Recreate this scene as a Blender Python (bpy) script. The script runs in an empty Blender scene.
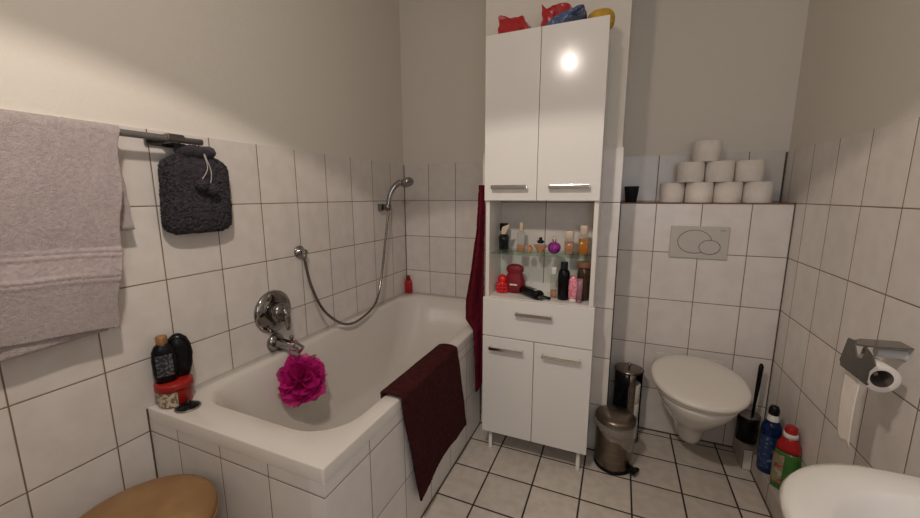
import bpy, bmesh, math, random
from mathutils import Vector, Matrix, noise
random.seed(7)
S = bpy.context.scene
COL = S.collection
PI = math.pi

# ------------------------------------------------------------------ materials
def new_mat(name):
    m = bpy.data.materials.new(name); m.use_nodes = True
    nt = m.node_tree; nt.nodes.clear()
    out = nt.nodes.new('ShaderNodeOutputMaterial')
    b = nt.nodes.new('ShaderNodeBsdfPrincipled')
    nt.links.new(b.outputs[0], out.inputs[0])
    return m, nt, b

def c4(c): return (c[0], c[1], c[2], 1)

def math_node(nt, op, a, b=None, c=None):
    n = nt.nodes.new('ShaderNodeMath'); n.operation = op
    for i, v in enumerate((a, b, c)):
        if v is None: continue
        if isinstance(v, (int, float)): n.inputs[i].default_value = v
        else: nt.links.new(v, n.inputs[i])
    return n.outputs[0]

def mix_col(nt, fac, a, b):
    n = nt.nodes.new('ShaderNodeMix'); n.data_type = 'RGBA'
    for sock, v in ((n.inputs[0], fac), (n.inputs[6], a), (n.inputs[7], b)):
        if isinstance(v, (int, float)): sock.default_value = v
        elif isinstance(v, tuple): sock.default_value = c4(v)
        else: nt.links.new(v, sock)
    return n.outputs[2]

def smooth_mask(nt, val, lo, hi):
    n = nt.nodes.new('ShaderNodeMapRange'); n.interpolation_type = 'SMOOTHSTEP'
    nt.links.new(val, n.inputs[0])
    n.inputs[1].default_value = lo; n.inputs[2].default_value = hi
    return n.outputs[0]

def mat(name, col, rough=0.5, metal=0.0, bump=0.0, bscale=60.0, col2=None, cscale=8.0, trans=0.0, ior=1.45,
        alpha=1.0, coat=0.0, sheen=0.0, detail=3.0, sss=0.0, stretch=None):
    m, nt, b = new_mat(name)
    b.inputs['Base Color'].default_value = c4(col)
    b.inputs['Roughness'].default_value = rough
    b.inputs['Metallic'].default_value = metal
    b.inputs['IOR'].default_value = ior
    b.inputs['Transmission Weight'].default_value = trans
    b.inputs['Alpha'].default_value = alpha
    b.inputs['Coat Weight'].default_value = coat
    b.inputs['Sheen Weight'].default_value = sheen
    tc = nt.nodes.new('ShaderNodeTexCoord')
    vec = tc.outputs['Object']
    if stretch:
        mp = nt.nodes.new('ShaderNodeMapping'); mp.inputs['Scale'].default_value = stretch
        nt.links.new(vec, mp.inputs[0]); vec = mp.outputs[0]
    if col2:
        n = nt.nodes.new('ShaderNodeTexNoise'); n.inputs['Scale'].default_value = cscale
        n.inputs['Detail'].default_value = detail
        nt.links.new(vec, n.inputs['Vector'])
        f = smooth_mask(nt, n.outputs[0], .35, .65)
        nt.links.new(mix_col(nt, f, tuple(col), tuple(col2)), b.inputs['Base Color'])
    if bump:
        n = nt.nodes.new('ShaderNodeTexNoise'); n.inputs['Scale'].default_value = bscale
        n.inputs['Detail'].default_value = 2
        nt.links.new(vec, n.inputs['Vector'])
        bp = nt.nodes.new('ShaderNodeBump'); bp.inputs['Strength'].default_value = bump
        bp.inputs['Distance'].default_value = 0.004
        nt.links.new(n.outputs[0], bp.inputs['Height'])
        nt.links.new(bp.outputs[0], b.inputs['Normal'])
    return m

def tile_mat(name, au, ou, su, av, ov, sv, gw, col, col2, grout, rough=.28, var=.05, mott=14.0, dirt=0.0):
    """ceramic tiles: a grid in two world axes, grout recessed and rougher"""
    m, nt, b = new_mat(name)
    geo = nt.nodes.new('ShaderNodeNewGeometry')
    sep = nt.nodes.new('ShaderNodeSeparateXYZ'); nt.links.new(geo.outputs['Position'], sep.inputs[0])
    ds, ids = [], []
    for a, o, s in ((au, ou, su), (av, ov, sv)):
        p = math_node(nt, 'SUBTRACT', sep.outputs['xyz'.index(a)], o)
        q = math_node(nt, 'DIVIDE', p, s)
        ids.append(math_node(nt, 'FLOOR', q))
        fr = math_node(nt, 'FRACT', math_node(nt, 'ADD', q, .5))
        ds.append(math_node(nt, 'MULTIPLY', math_node(nt, 'ABSOLUTE', math_node(nt, 'SUBTRACT', fr, .5)), s))
    d = math_node(nt, 'MINIMUM', ds[0], ds[1])
    mask = smooth_mask(nt, d, gw * .5 - .0006, gw * .5 + .0006)
    cmb = nt.nodes.new('ShaderNodeCombineXYZ')
    nt.links.new(ids[0], cmb.inputs[0]); nt.links.new(ids[1], cmb.inputs[1])
    wn = nt.nodes.new('ShaderNodeTexWhiteNoise'); nt.links.new(cmb.outputs[0], wn.inputs['Vector'])
    no = nt.nodes.new('ShaderNodeTexNoise'); no.inputs['Scale'].default_value = mott; no.inputs['Detail'].default_value = 5
    nt.links.new(geo.outputs['Position'], no.inputs['Vector'])
    base = mix_col(nt, smooth_mask(nt, no.outputs[0], .3, .7), tuple(col), tuple(col2))
    hsv = nt.nodes.new('ShaderNodeHueSaturation')
    nt.links.new(base, hsv.inputs['Color'])
    nt.links.new(math_node(nt, 'MULTIPLY_ADD', wn.outputs['Value'], var * 2, 1 - var), hsv.inputs['Value'])
    nt.links.new(mix_col(nt, mask, tuple(grout), hsv.outputs[0]), b.inputs['Base Color'])
    rg = nt.nodes.new('ShaderNodeMapRange'); nt.links.new(mask, rg.inputs[0])
    rg.inputs[3].default_value = .85; rg.inputs[4].default_value = rough
    nt.links.new(rg.outputs[0], b.inputs['Roughness'])
    n2 = nt.nodes.new('ShaderNodeTexNoise'); n2.inputs['Scale'].default_value = 5; n2.inputs['Detail'].default_value = 1
    nt.links.new(geo.outputs['Position'], n2.inputs['Vector'])
    edge = smooth_mask(nt, d, gw * .3, gw * .5 + .0025)
    h = math_node(nt, 'MULTIPLY_ADD', n2.outputs[0], .35, edge)
    bp = nt.nodes.new('ShaderNodeBump'); bp.inputs['Strength'].default_value = .5; bp.inputs['Distance'].default_value = .0016
    nt.links.new(h, bp.inputs['Height']); nt.links.new(bp.outputs[0], b.inputs['Normal'])
    return m

TILE, TILE2, GROUT = (.70, .64, .59), (.75, .70, .65), (.19, .125, .085)
TW, TH, ZO, GW = .2, .25, .003, .0036
M = {}
M['tile_left'] = tile_mat('tile_left', 'y', .024, TW, 'z', ZO, TH, GW, TILE, TILE2, GROUT)
M['tile_back'] = tile_mat('tile_back', 'x', .193, TW, 'z', ZO, TH, GW, TILE, TILE2, GROUT)
M['tile_toilet'] = tile_mat('tile_toilet', 'x', .185, TW, 'z', -.0015, TH, GW, TILE, TILE2, GROUT)
M['tile_right'] = tile_mat('tile_right', 'y', .114, TW, 'z', -.002, TH, GW, TILE, TILE2, GROUT)
M['tile_shaft'] = tile_mat('tile_shaft', 'x', .283, TW * 2, 'z', ZO, TH, GW, TILE, TILE2, GROUT)
M['tile_tubside'] = tile_mat('tile_tubside', 'y', -.09, TW, 'z', ZO, TH, .003, (.74, .71, .68), (.78, .75, .72), GROUT)
M['tile_tubfront'] = tile_mat('tile_tubfront', 'x', .148, TW, 'z', ZO, TH, .003, (.70, .66, .61), (.74, .70, .65), GROUT)
FLO = ((.57, .51, .44), (.66, .595, .525), (.035, .024, .02))
M['floor'] = tile_mat('floor_tiles', 'x', .9225, .205, 'y', -.426, .205, .0075, *FLO, rough=.42, var=.07, mott=22)
M['plinth'] = tile_mat('plinth_tiles', 'y', -.35, .205, 'z', -.01, .5, .004, (.45, .40, .34), (.52, .47, .41), (.07, .05, .04), rough=.4)
M['paint'] = mat('wall_paint', (.76, .71, .63), .9, bump=.25, bscale=140)
M['dark_wall'] = mat('dim_wall', (.36, .32, .28), .8, bump=.1, bscale=60)
M['ceil'] = mat('ceiling_paint', (.70, .66, .61), .9, bump=.2, bscale=90)
M['edge'] = mat('grout_edge', (.22, .11, .07), .8, bump=.2, bscale=80)
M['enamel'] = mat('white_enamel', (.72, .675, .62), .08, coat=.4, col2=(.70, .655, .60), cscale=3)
M['ceramic'] = mat('white_ceramic', (.82, .79, .75), .09, coat=.3, col2=(.80, .77, .73), cscale=3)
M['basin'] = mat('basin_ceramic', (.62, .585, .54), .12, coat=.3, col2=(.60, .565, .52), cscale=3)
M['seat'] = mat('seat_plastic', (.78, .73, .66), .28, col2=(.76, .71, .64), cscale=4)
M['lacquer'] = mat('white_lacquer', (.82, .79, .74), .16, coat=.25, col2=(.80, .77, .72), cscale=2)
M['melamine'] = mat('white_melamine', (.80, .76, .70), .35, col2=(.78, .74, .68), cscale=3)
M['chrome'] = mat('chrome', (.37, .36, .35), .08, 1.0, col2=(.34, .33, .32), cscale=20)
M['chrome_dark'] = mat('dark_chrome', (.27, .255, .24), .18, 1.0, col2=(.23, .215, .20), cscale=20)
M['steel'] = mat('brushed_steel', (.24, .195, .16), .28, 1.0, bump=.15, bscale=30, col2=(.19, .155, .125), cscale=10, stretch=(1, 1, 14))
M['grey_metal'] = mat('satin_grey_metal', (.32, .31, .30), .38, .8, bump=.05, bscale=60, col2=(.28, .27, .26))
M['flap_metal'] = mat('dark_mirror_metal', (.20, .19, .18), .26, 1.0, bump=.05, bscale=40, col2=(.17, .16, .15))
M['handle'] = mat('bright_chrome', (.74, .72, .69), .14, 1.0, col2=(.70, .68, .65), cscale=20)
M['black'] = mat('black_plastic', (.005, .005, .006), .25, col2=(.008, .008, .009), cscale=20)
M['black_matt'] = mat('black_matt', (.014, .014, .016), .6, col2=(.02, .02, .022), cscale=30)
M['towel'] = mat('mauve_terry', (.52, .44, .425), .95, bump=.9, bscale=420, col2=(.46, .385, .375), cscale=90, sheen=.2)
M['crimson'] = mat('crimson_terry', (.14, .007, .020), .95, bump=.9, bscale=260, col2=(.095, .005, .013), cscale=40)
M['maroon'] = mat('maroon_terry', (.060, .0095, .0095), .95, bump=1.0, bscale=220, col2=(.036, .006, .006), cscale=45)
M['plush'] = mat('grey_plush', (.050, .039, .050), .95, bump=1.0, bscale=420, col2=(.030, .024, .031), cscale=110, sheen=.12)
M['cord'] = mat('pale_cord', (.45, .42, .40), .8, bump=.3, bscale=300)
M['paper'] = mat('toilet_paper', (.88, .81, .73), .95, bump=.35, bscale=120, col2=(.85, .78, .70), cscale=30)
M['card'] = mat('cardboard_core', (.12, .09, .07), .95, bump=.2, bscale=80)
M['flush'] = mat('beige_plastic', (.54, .50, .445), .32, col2=(.52, .48, .425), cscale=6)
M['flush_line'] = mat('dark_gap', (.03, .026, .022), .6, bump=.1)
M['tan'] = mat('tan_leatherette', (.33, .19, .08), .5, bump=.25, bscale=25, col2=(.25, .135, .055), cscale=7, detail=5)
M['tan_edge'] = mat('tan_piping', (.36, .20, .08), .5, bump=.2, bscale=60)
M['glass'] = mat('clear_glass', (.95, .97, .95), .03, trans=1.0, ior=1.45, col2=(.93, .96, .93))
M['glass_shelf'] = mat('green_glass', (.80, .92, .84), .02, trans=1.0, ior=1.5, col2=(.78, .90, .82))
M['amber'] = mat('amber_liquid', (.90, .36, .05), .06, trans=.6, ior=1.36, col2=(.80, .36, .08))
M['peach'] = mat('peach_liquid', (.88, .42, .22), .08, trans=.6, ior=1.36, col2=(.80, .47, .30))
M['cream_cap'] = mat('cream_cap', (.62, .50, .36), .35, col2=(.56, .44, .31), cscale=30)
M['gold'] = mat('pale_gold', (.75, .55, .32), .25, .9, col2=(.65, .45, .25), cscale=30)
M['purple'] = mat('purple_gloss', (.36, .02, .32), .08, .25, coat=.8, col2=(.24, .01, .23), cscale=40)
M['red'] = mat('red_rubber', (.72, .012, .015), .25, coat=.3, col2=(.6, .01, .012), cscale=30, sss=0)
M['dred'] = mat('dark_red_cloth', (.24, .008, .016), .55, bump=.4, bscale=120, col2=(.17, .006, .012), cscale=30)
M['white_plastic'] = mat('white_plastic', (.75, .72, .68), .3, col2=(.72, .69, .65), cscale=10)
M['pinkprint'] = mat('pink_print', (.75, .10, .18), .25, col2=(.80, .42, .46), cscale=90)
M['mauve_plastic'] = mat('mauve_plastic', (.34, .18, .22), .3, col2=(.28, .13, .17), cscale=40)
M['brown_glass'] = mat('brown_glass', (.085, .045, .025), .12, coat=.5, col2=(.05, .028, .016), cscale=30)
M['wood_cap'] = mat('wooden_cap', (.36, .16, .08), .5, col2=(.28, .12, .06), cscale=40, stretch=(1, 1, 6))
M['copper_cap'] = mat('copper_cap', (.42, .22, .09), .4, .3, bump=.3, bscale=120, col2=(.32, .16, .06), cscale=60)
M['redbag'] = mat('red_plastic_bag', (.42, .008, .014), .3, coat=.2, bump=.3, bscale=40, col2=(.40, .008, .012), cscale=25)
M['bluebag'] = mat('blue_plastic_bag', (.012, .020, .07), .25, coat=.4, bump=.3, bscale=40, col2=(.010, .016, .055), cscale=30)
M['paleblue'] = mat('pale_blue_film', (.07, .11, .22), .25, coat=.3, bump=.2, bscale=40)
M['yellow'] = mat('yellow_sponge', (.62, .38, .03), .55, bump=.5, bscale=80, col2=(.52, .31, .02), cscale=25)
M['pink'] = mat('magenta_mesh', (.72, .014, .26), .55, alpha=.72, bump=.6, bscale=300, col2=(.58, .010, .20), cscale=40)
M['liner'] = mat('bin_liner_film', (.62, .57, .52), .35, alpha=.17, bump=.7, bscale=60)
M['jar_red'] = mat('red_jar_lid', (.30, .014, .010), .35, col2=(.36, .015, .012), cscale=30)
M['blue'] = mat('blue_bottle', (.008, .03, .12), .22, col2=(.004, .008, .03), cscale=34, detail=4)
M['green'] = mat('green_bottle', (.04, .17, .022), .3, col2=(.028, .125, .015), cscale=20)
M['cleaner_red'] = mat('red_shoulder', (.42, .012, .012), .3, col2=(.36, .010, .010), cscale=20)

def thin_glass(name, tint):
    m, nt, b = new_mat(name)
    out = [n for n in nt.nodes if n.type == 'OUTPUT_MATERIAL'][0]
    tr = nt.nodes.new('ShaderNodeBsdfTransparent'); tr.inputs[0].default_value = c4(tint)
    b.inputs['Base Color'].default_value = c4(tint); b.inputs['Roughness'].default_value = .03
    gl = nt.nodes.new('ShaderNodeBsdfGlossy'); gl.inputs['Roughness'].default_value = .03
    fr = nt.nodes.new('ShaderNodeLayerWeight'); fr.inputs['Blend'].default_value = .5
    no = nt.nodes.new('ShaderNodeTexNoise'); no.inputs['Scale'].default_value = 30
    mx_ = nt.nodes.new('ShaderNodeMixShader')
    nt.links.new(math_node(nt, 'MULTIPLY_ADD', no.outputs[0], .05, math_node(nt, 'MULTIPLY', math_node(nt, 'POWER', fr.outputs['Facing'], 4.0), .5)), mx_.inputs[0])
    nt.links.new(tr.outputs[0], mx_.inputs[1]); nt.links.new(gl.outputs[0], mx_.inputs[2]); nt.links.new(mx_.outputs[0], out.inputs[0])
    nt.nodes.remove(b)
    return m
M['glass_shelf'] = thin_glass('green_glass', (.84, .93, .87))
M['glass'] = thin_glass('clear_glass', (.90, .91, .90))
for k in ('black', 'black_matt', 'brown_glass', 'blue', 'maroon', 'crimson'):
    [n for n in M[k].node_tree.nodes if n.type == 'BSDF_PRINCIPLED'][0].inputs['Specular IOR Level'].default_value = .22

def label_mat(name, ground, ink, ink2, scale, lo=.48, hi=.56):
    m, nt, b = new_mat(name)
    tc = nt.nodes.new('ShaderNodeTexCoord')
    n = nt.nodes.new('ShaderNodeTexNoise'); n.inputs['Scale'].default_value = scale; n.inputs['Detail'].default_value = 4
    nt.links.new(tc.outputs['Object'], n.inputs['Vector'])
    n2 = nt.nodes.new('ShaderNodeTexNoise'); n2.inputs['Scale'].default_value = scale * .6
    nt.links.new(tc.outputs['Object'], n2.inputs['Vector'])
    inkc = mix_col(nt, smooth_mask(nt, n2.outputs[0], .42, .58), tuple(ink), tuple(ink2))
    nt.links.new(mix_col(nt, smooth_mask(nt, n.outputs[0], lo, hi), tuple(ground), inkc), b.inputs['Base Color'])
    b.inputs['Roughness'].default_value = .4
    return m
M['jar_label'] = label_mat('jar_label', (.58, .50, .39), (.16, .17, .10), (.26, .13, .07), 85)
M['green_label'] = label_mat('cleaner_label', (.20, .22, .12), (.34, .03, .04), (.36, .32, .24), 42)
M['blue_label'] = label_mat('blue_label', (.010, .03, .11), (.16, .20, .28), (.04, .10, .26), 60, .52, .6)
M['shampoo_label'] = label_mat('shampoo_label', (.015, .015, .018), (.15, .155, .17), (.07, .075, .09), 120, .5, .56)

# terry band in the big towel: woven border between two ridges (by height on the towel)
def towel_material():
    m = M['towel']; nt = m.node_tree
    b = [n for n in nt.nodes if n.type == 'BSDF_PRINCIPLED'][0]
    bumpn = [n for n in nt.nodes if n.type == 'BUMP'][0]
    at = nt.nodes.new('ShaderNodeAttribute'); at.attribute_name = 'band'
    nt.links.new(math_node(nt, 'MULTIPLY_ADD', at.outputs['Fac'], -.75, 1.0), bumpn.inputs['Strength'])

# ------------------------------------------------------------------ mesh builder
class G:
    def __init__(self): self.V = []; self.F = []; self.S = []; self.MI = []; self.mi = 0
    def add(self, V, F, smooth=True, Mx=None):
        o = len(self.V)
        for v in V:
            v = Vector(v)
            self.V.append(Mx @ v if Mx is not None else v)
        for f in F:
            self.F.append([i + o for i in f]); self.S.append(smooth); self.MI.append(self.mi)
        return self
    def box(self, x0, x1, y0, y1, z0, z1, bev=.002, seg=2, Mx=None):
        bm = bmesh.new(); bmesh.ops.create_cube(bm, size=1)
        for v in bm.verts:
            v.co = Vector(((x0 + x1) / 2 + v.co.x * (x1 - x0), (y0 + y1) / 2 + v.co.y * (y1 - y0), (z0 + z1) / 2 + v.co.z * (z1 - z0)))
        if bev > 0:
            bmesh.ops.bevel(bm, geom=bm.edges[:], offset=bev, segments=seg, affect='EDGES', profile=.5)
        bm.verts.index_update()
        self.add([v.co.copy() for v in bm.verts], [[v.index for v in f.verts] for f in bm.faces], False, Mx)
        bm.free(); return self
    def loft(self, rings, cap0=True, cap1=True, closed=True, smooth=True, Mx=None):
        n = len(rings[0]); V = [p for r in rings for p in r]; F = []
        for i in range(len(rings) - 1):
            for j in range(n if closed else n - 1):
                k = (j + 1) % n
                F.append([i * n + j, i * n + k, (i + 1) * n + k, (i + 1) * n + j])
        self.add(V, F, smooth, Mx)
        o = len(self.V) - len(V)
        def cap(idx, flip):
            ring = [o + idx * n + j for j in range(n)]
            self.F.append(ring[::-1] if flip else ring); self.S.append(False); self.MI.append(self.mi)
        if cap0: cap(0, True)
        if cap1: cap(len(rings) - 1, False)
        return self
    def lathe(self, prof, n=40, Mx=None, cap0=True, cap1=True, sx=1, sy=1, smooth=True):
        rings = [[(max(r, 1e-5) * math.cos(2 * PI * j / n) * sx, max(r, 1e-5) * math.sin(2 * PI * j / n) * sy, z) for j in range(n)] for r, z in prof]
        return self.loft(rings, cap0, cap1, True, smooth, Mx)
    def tube(self, pts, r, n=12, caps=True):
        pts = [Vector(p) for p in pts]; rings = []; up = None
        for i, p in enumerate(pts):
            t = (pts[min(i + 1, len(pts) - 1)] - pts[max(i - 1, 0)]).normalized()
            if up is None:
                up = Vector((0, 0, 1)) if abs(t.z) < .9 else Vector((1, 0, 0))
            a = (up - t * up.dot(t)).normalized(); bb = t.cross(a); up = a
            rr = r[i] if isinstance(r, (list, tuple)) else r
            rings.append([p + a * rr * math.cos(2 * PI * j / n) + bb * rr * math.sin(2 * PI * j / n) for j in range(n)])
        return self.loft(rings, caps, caps)
    def grid(self, fn, nu, nv, smooth=True):
        V = [fn(i / nu, j / nv) for j in range(nv + 1) for i in range(nu + 1)]
        F = [[j * (nu + 1) + i, j * (nu + 1) + i + 1, (j + 1) * (nu + 1) + i + 1, (j + 1) * (nu + 1) + i] for j in range(nv) for i in range(nu)]
        return self.add(V, F, smooth)
    def ball(self, c, r, sx=1, sy=1, sz=1, n=24, m=14, fn=None, Mx=None):
        prof = [(math.sin(PI * i / m), -math.cos(PI * i / m)) for i in range(m + 1)]
        rings = []
        for rr, z in prof:
            ring = []
            for j in range(n):
                d = Vector((max(rr, 1e-4) * math.cos(2 * PI * j / n), max(rr, 1e-4) * math.sin(2 * PI * j / n), z))
                k = fn(d) if fn else 1
                ring.append((c[0] + d.x * r * sx * k, c[1] + d.y * r * sy * k, c[2] + d.z * r * sz * k))
            rings.append(ring)
        return self.loft(rings, True, True, True, True, Mx)
    def jitter(self, amp, f=None):
        for v in self.V:
            v += Vector((random.uniform(-amp, amp), random.uniform(-amp, amp), random.uniform(-amp, amp)))
        return self
    def build(self, name, mats, parent=None, origin=None, solid=0, sub=0, weld=False, label=None):
        if isinstance(mats, str): mats = [mats]
        me = bpy.data.meshes.new(name)
        if parent is not None: o0 = parent_world(parent)
        elif origin is not None: o0 = Vector(origin)
        else:
            xs = [v.x for v in self.V]; ys = [v.y for v in self.V]; zs = [v.z for v in self.V]
            o0 = Vector(((min(xs) + max(xs)) / 2, (min(ys) + max(ys)) / 2, min(zs)))
        me.from_pydata([v - o0 for v in self.V], [], self.F)
        for k in mats: me.materials.append(M[k])
        for p, s, mi in zip(me.polygons, self.S, self.MI): p.use_smooth = s; p.material_index = mi
        me.validate(); me.update()
        bm = bmesh.new(); bm.from_mesh(me); bmesh.ops.recalc_face_normals(bm, faces=bm.faces); bm.to_mesh(me); bm.free()
        ob = bpy.data.objects.new(name, me); COL.objects.link(ob)
        if parent is not None: ob.parent = parent
        else: ob.location = o0
        if solid:
            md = ob.modifiers.new('thickness', 'SOLIDIFY'); md.thickness = solid; md.offset = 0
        if sub:
            md = ob.modifiers.new('sub', 'SUBSURF'); md.levels = sub; md.render_levels = sub
        if label: ob['label'] = label
        return ob

def parent_world(o):
    p = Vector((0, 0, 0))
    while o is not None: p += o.location; o = o.parent
    return p

def thing(name, label, cat, loc, group=None):
    o = bpy.data.objects.new(name, None); o.empty_display_size = .05; COL.objects.link(o)
    o.location = loc; o['label'] = label; o['category'] = cat
    if group: o['group'] = group
    return o
def tag(o, label, cat, group=None):
    o['label'] = label; o['category'] = cat
    if group: o['group'] = group
    return o
def struct(o): o['kind'] = 'structure'; return o

def zframe(origin, zdir, xhint=(0, 0, 1)):
    z = Vector(zdir).normalized(); x = Vector(xhint); x = x - z * x.dot(z)
    if x.length < 1e-4: x = Vector((1, 0, 0)) - z * z.x
    x.normalize(); y = z.cross(x)
    return Matrix(((x.x, y.x, z.x, origin[0]), (x.y, y.y, z.y, origin[1]), (x.z, y.z, z.z, origin[2]), (0, 0, 0, 1)))

def catmull(P, n=8):
    P = [Vector(p) for p in P]; Q = [P[0] * 2 - P[1]] + P + [P[-1] * 2 - P[-2]]; out = []
    for i in range(1, len(Q) - 2):
        for k in range(n):
            t = k / n; a, b, c, d = Q[i - 1], Q[i], Q[i + 1], Q[i + 2]
            out.append(.5 * ((2 * b) + (c - a) * t + (2 * a - 5 * b + 4 * c - d) * t * t + (3 * b - a - 3 * c + d) * t ** 3))
    out.append(P[-1]); return out

def rrect(cx, cy, hx, hy, z, e=4.0, n=48):
    """superellipse ring"""
    r = []
    for j in range(n):
        a = 2 * PI * j / n; c, s = math.cos(a), math.sin(a)
        r.append((cx + hx * math.copysign(abs(c) ** (2 / e), c), cy + hy * math.copysign(abs(s) ** (2 / e), s), z))
    return r
def rcorner(x0, x1, y0, y1, z, rad, n=8):
    """rounded rectangle ring with equal vertex counts"""
    out = []
    for cx, cy, a0 in ((x1 - rad, y1 - rad, 0), (x0 + rad, y1 - rad, PI / 2), (x0 + rad, y0 + rad, PI), (x1 - rad, y0 + rad, 1.5 * PI)):
        for k in range(n + 1):
            a = a0 + PI / 2 * k / n
            out.append((cx + rad * math.cos(a), cy + rad * math.sin(a), z))
    return out
def T(x, y, z, rz=0, rx=0, ry=0):
    return Matrix.Translation((x, y, z)) @ Matrix.Rotation(rz, 4, 'Z') @ Matrix.Rotation(ry, 4, 'Y') @ Matrix.Rotation(rx, 4, 'X')

# ------------------------------------------------------------------ the room
XR, YF, ZC, ZT = 2.143, -2.85, 2.75, 1.4985
TT = .007   # tiles stand proud of the plaster
g = G(); g.box(-.2, XR + .2, YF - .2, .2, -.1, 0, 0); struct(g.build('floor', 'floor'))
g = G(); g.box(-.2, XR + .2, YF - .2, .2, ZC, ZC + .1, 0); struct(g.build('ceiling', 'ceil'))
def wall(name, tile, fn, top=ZT):
    g = G(); g.mi = 1; fn(g, 0, 0, ZC); g.mi = 0; fn(g, TT, 0, top)
    return struct(g.build(name, [tile, 'paint']))
wall('wall_left', 'tile_left', lambda g, t, a, b: g.box(-.15, -TT + t, YF - .15, .15, a, b, .0015 if t else 0))
wall('wall_back', 'tile_back', lambda g, t, a, b: g.box(-.15, XR + .15, TT - t, .15, a, b, .0015 if t else 0))
wall('wall_right', 'tile_right', lambda g, t, a, b: g.box(XR + TT - t, XR + .15, YF - .15, .15, a, b, .0015 if t else 0), 1.4924)
g = G(); g.box(-.15, XR + .15, YF - .15, YF, 0, ZC, 0); struct(g.build('wall_front', 'dark_wall'))
YS, XS0, XS1 = -.48, .756, 1.4146
wall('wall_shaft', 'tile_shaft', lambda g, t, a, b: g.box(XS0 + TT - t, XS1 - TT + t, YS + TT - t, 0, a, b, .0015 if t else 0), 1.4955)
YT, ZL = -.179, 1.2486
g = G(); g.box(XS1, XR, YT, 0, 0, ZL - .006, .0015); struct(g.build('wall_cistern', 'tile_toilet'))
g = G(); g.box(XS1, XR, YT - .002, 0, ZL - .006, ZL, .001); struct(g.build('trim_1', 'edge'))
# low tiled pipe boxing along the right wall and its wider end by the toilet
g = G(); g.box(2.06, XR, YF, YT, 0, .094, .002); struct(g.build('trim_2', 'plinth'))
g = G(); g.box(2.024, 2.06, -.35, YT, 0, .106, .002); g.mi = 1; g.box(2.026, 2.058, -.353, -.349, .004, .103, .001)
struct(g.build('trim_3', ['plinth', 'white_plastic']))

M['joint'] = mat('dark_joint', (.10, .07, .05), .85, bump=.1)
for i, (x0, x1, y0, y1, z0, z1) in enumerate(((0, .004, -.004, 0, .59, 1.497), (XR - .004, XR, YT - .004, YT, .09, ZL), (XR - .006, XR, -.006, 0, ZL, 1.49), (XS1, XS1 + .005, YT - .005, YT, 0, ZL),
        (XS1, 2.03, YT - .005, YT, 0, .006), (.7505, .7555, -1.69, YS, 0, .005), (.752, XS1, YS - .005, YS, 0, .006), (0, .003, -1.688, -1.684, 0, .585), (2.0555, 2.0605, YF, -.35, 0, .005))):
    g = G(); g.box(x0, x1, y0, y1, z0, z1, 0); struct(g.build('trim_%d' % (i + 4), 'joint'))

# ------------------------------------------------------------------ bathtub
tub = thing('bathtub', 'white built-in bathtub with tiled sides along the left wall', 'bathtub', (.375, -.84, 0))
X1, Y0, ZR = .752, -1.685, .59
rings = []
def outer(z, inset, rad): return rcorner(.001 + 0 * inset, X1 - inset, Y0 + inset, -.001, z, rad)
rings += [outer(.545, .0005, .006), outer(.586, 0, .006), outer(.5888, .0012, .006), outer(ZR, .004, .008)]
for z, x0, x1, y0, y1, rad in ((ZR, .064, .694, -1.588, -.072, .15), (.587, .069, .689, -1.582, -.077, .15), (.575, .076, .682, -1.573, -.088, .15),
                               (.50, .090, .668, -1.550, -.125, .15), (.40, .105, .652, -1.520, -.19, .15), (.30, .118, .638, -1.490, -.27, .15),
                               (.22, .135, .620, -1.46, -.36, .15), (.185, .16, .595, -1.43, -.42, .14), (.172, .20, .555, -1.38, -.48, .12), (.17, .30, .45, -1.2, -.7, .07)):
    rings.append(rcorner(x0, x1, y0, y1, z, rad))
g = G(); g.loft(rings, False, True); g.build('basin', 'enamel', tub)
g = G(); g.box(.70, .7512, -1.6842, YS, 0, .546, .0008); g.build('side_panel', 'tile_tubside', tub)
g = G(); g.box(.002, .70, -1.6842, -1.63, 0, .546, .0008); g.build('front_panel', 'tile_tubfront', tub)
g = G(); g.lathe([(.001, 0), (.03, 0), (.031, .003), (.026, .005), (.001, .005)], 28, T(.375, -1.3, .1705)); g.build('drain', 'chrome', tub, label='chrome drain ring')

# ------------------------------------------------------------------ bath fittings
mx = thing('bath_mixer', 'round chrome bath mixer plate with lever on the tiled wall', 'tap', (0, -1.175, .772))
F0 = zframe((0, -1.165, .772), (1, 0, 0))
g = G(); g.lathe([(.097, 0), (.097, .006), (.09, .014), (.075, .019), (.05, .021)], 56, F0); g.build('escutcheon', 'chrome', mx)
g = G(); g.lathe([(.045, .019), (.044, .05), (.038, .064), (.02, .07), (.001, .071)], 40, F0); g.build('cartridge_cap', 'chrome_dark', mx)
g = G(); g.tube([(.055, -1.160, .80), (.068, -1.156, .77), (.072, -1.150, .735), (.066, -1.145, .70), (.062, -1.143, .688)], [.012, .017, .014, .011, .008], 14)
g.build('lever', 'chrome', mx)
sp = thing('bath_spout', 'short chrome bath spout low on the wall below the round mixer', 'tap', (0, -1.168, .627))
g = G(); g.lathe([(.044, 0), (.044, .006), (.038, .016), (.027, .022)], 36, zframe((0, -1.168, .627), (1, 0, 0))); g.build('rosette', 'chrome', sp)
g = G(); g.tube(catmull([(.01, -1.168, .627), (.05, -1.168, .629), (.095, -1.168, .627), (.128, -1.164, .622), (.150, -1.160, .611)], 5),
                [.023] * 6 + [.022] * 5 + [.021] * 5 + [.019] * 5, 20); g.build('spout_pipe', 'chrome', sp)
g = G(); g.lathe([(.006, 0), (.006, .018), (.009, .022), (.009, .03), (.004, .034)], 16, T(.105, -1.168, .640)); g.build('diverter_knob', 'chrome_dark', sp)
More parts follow.
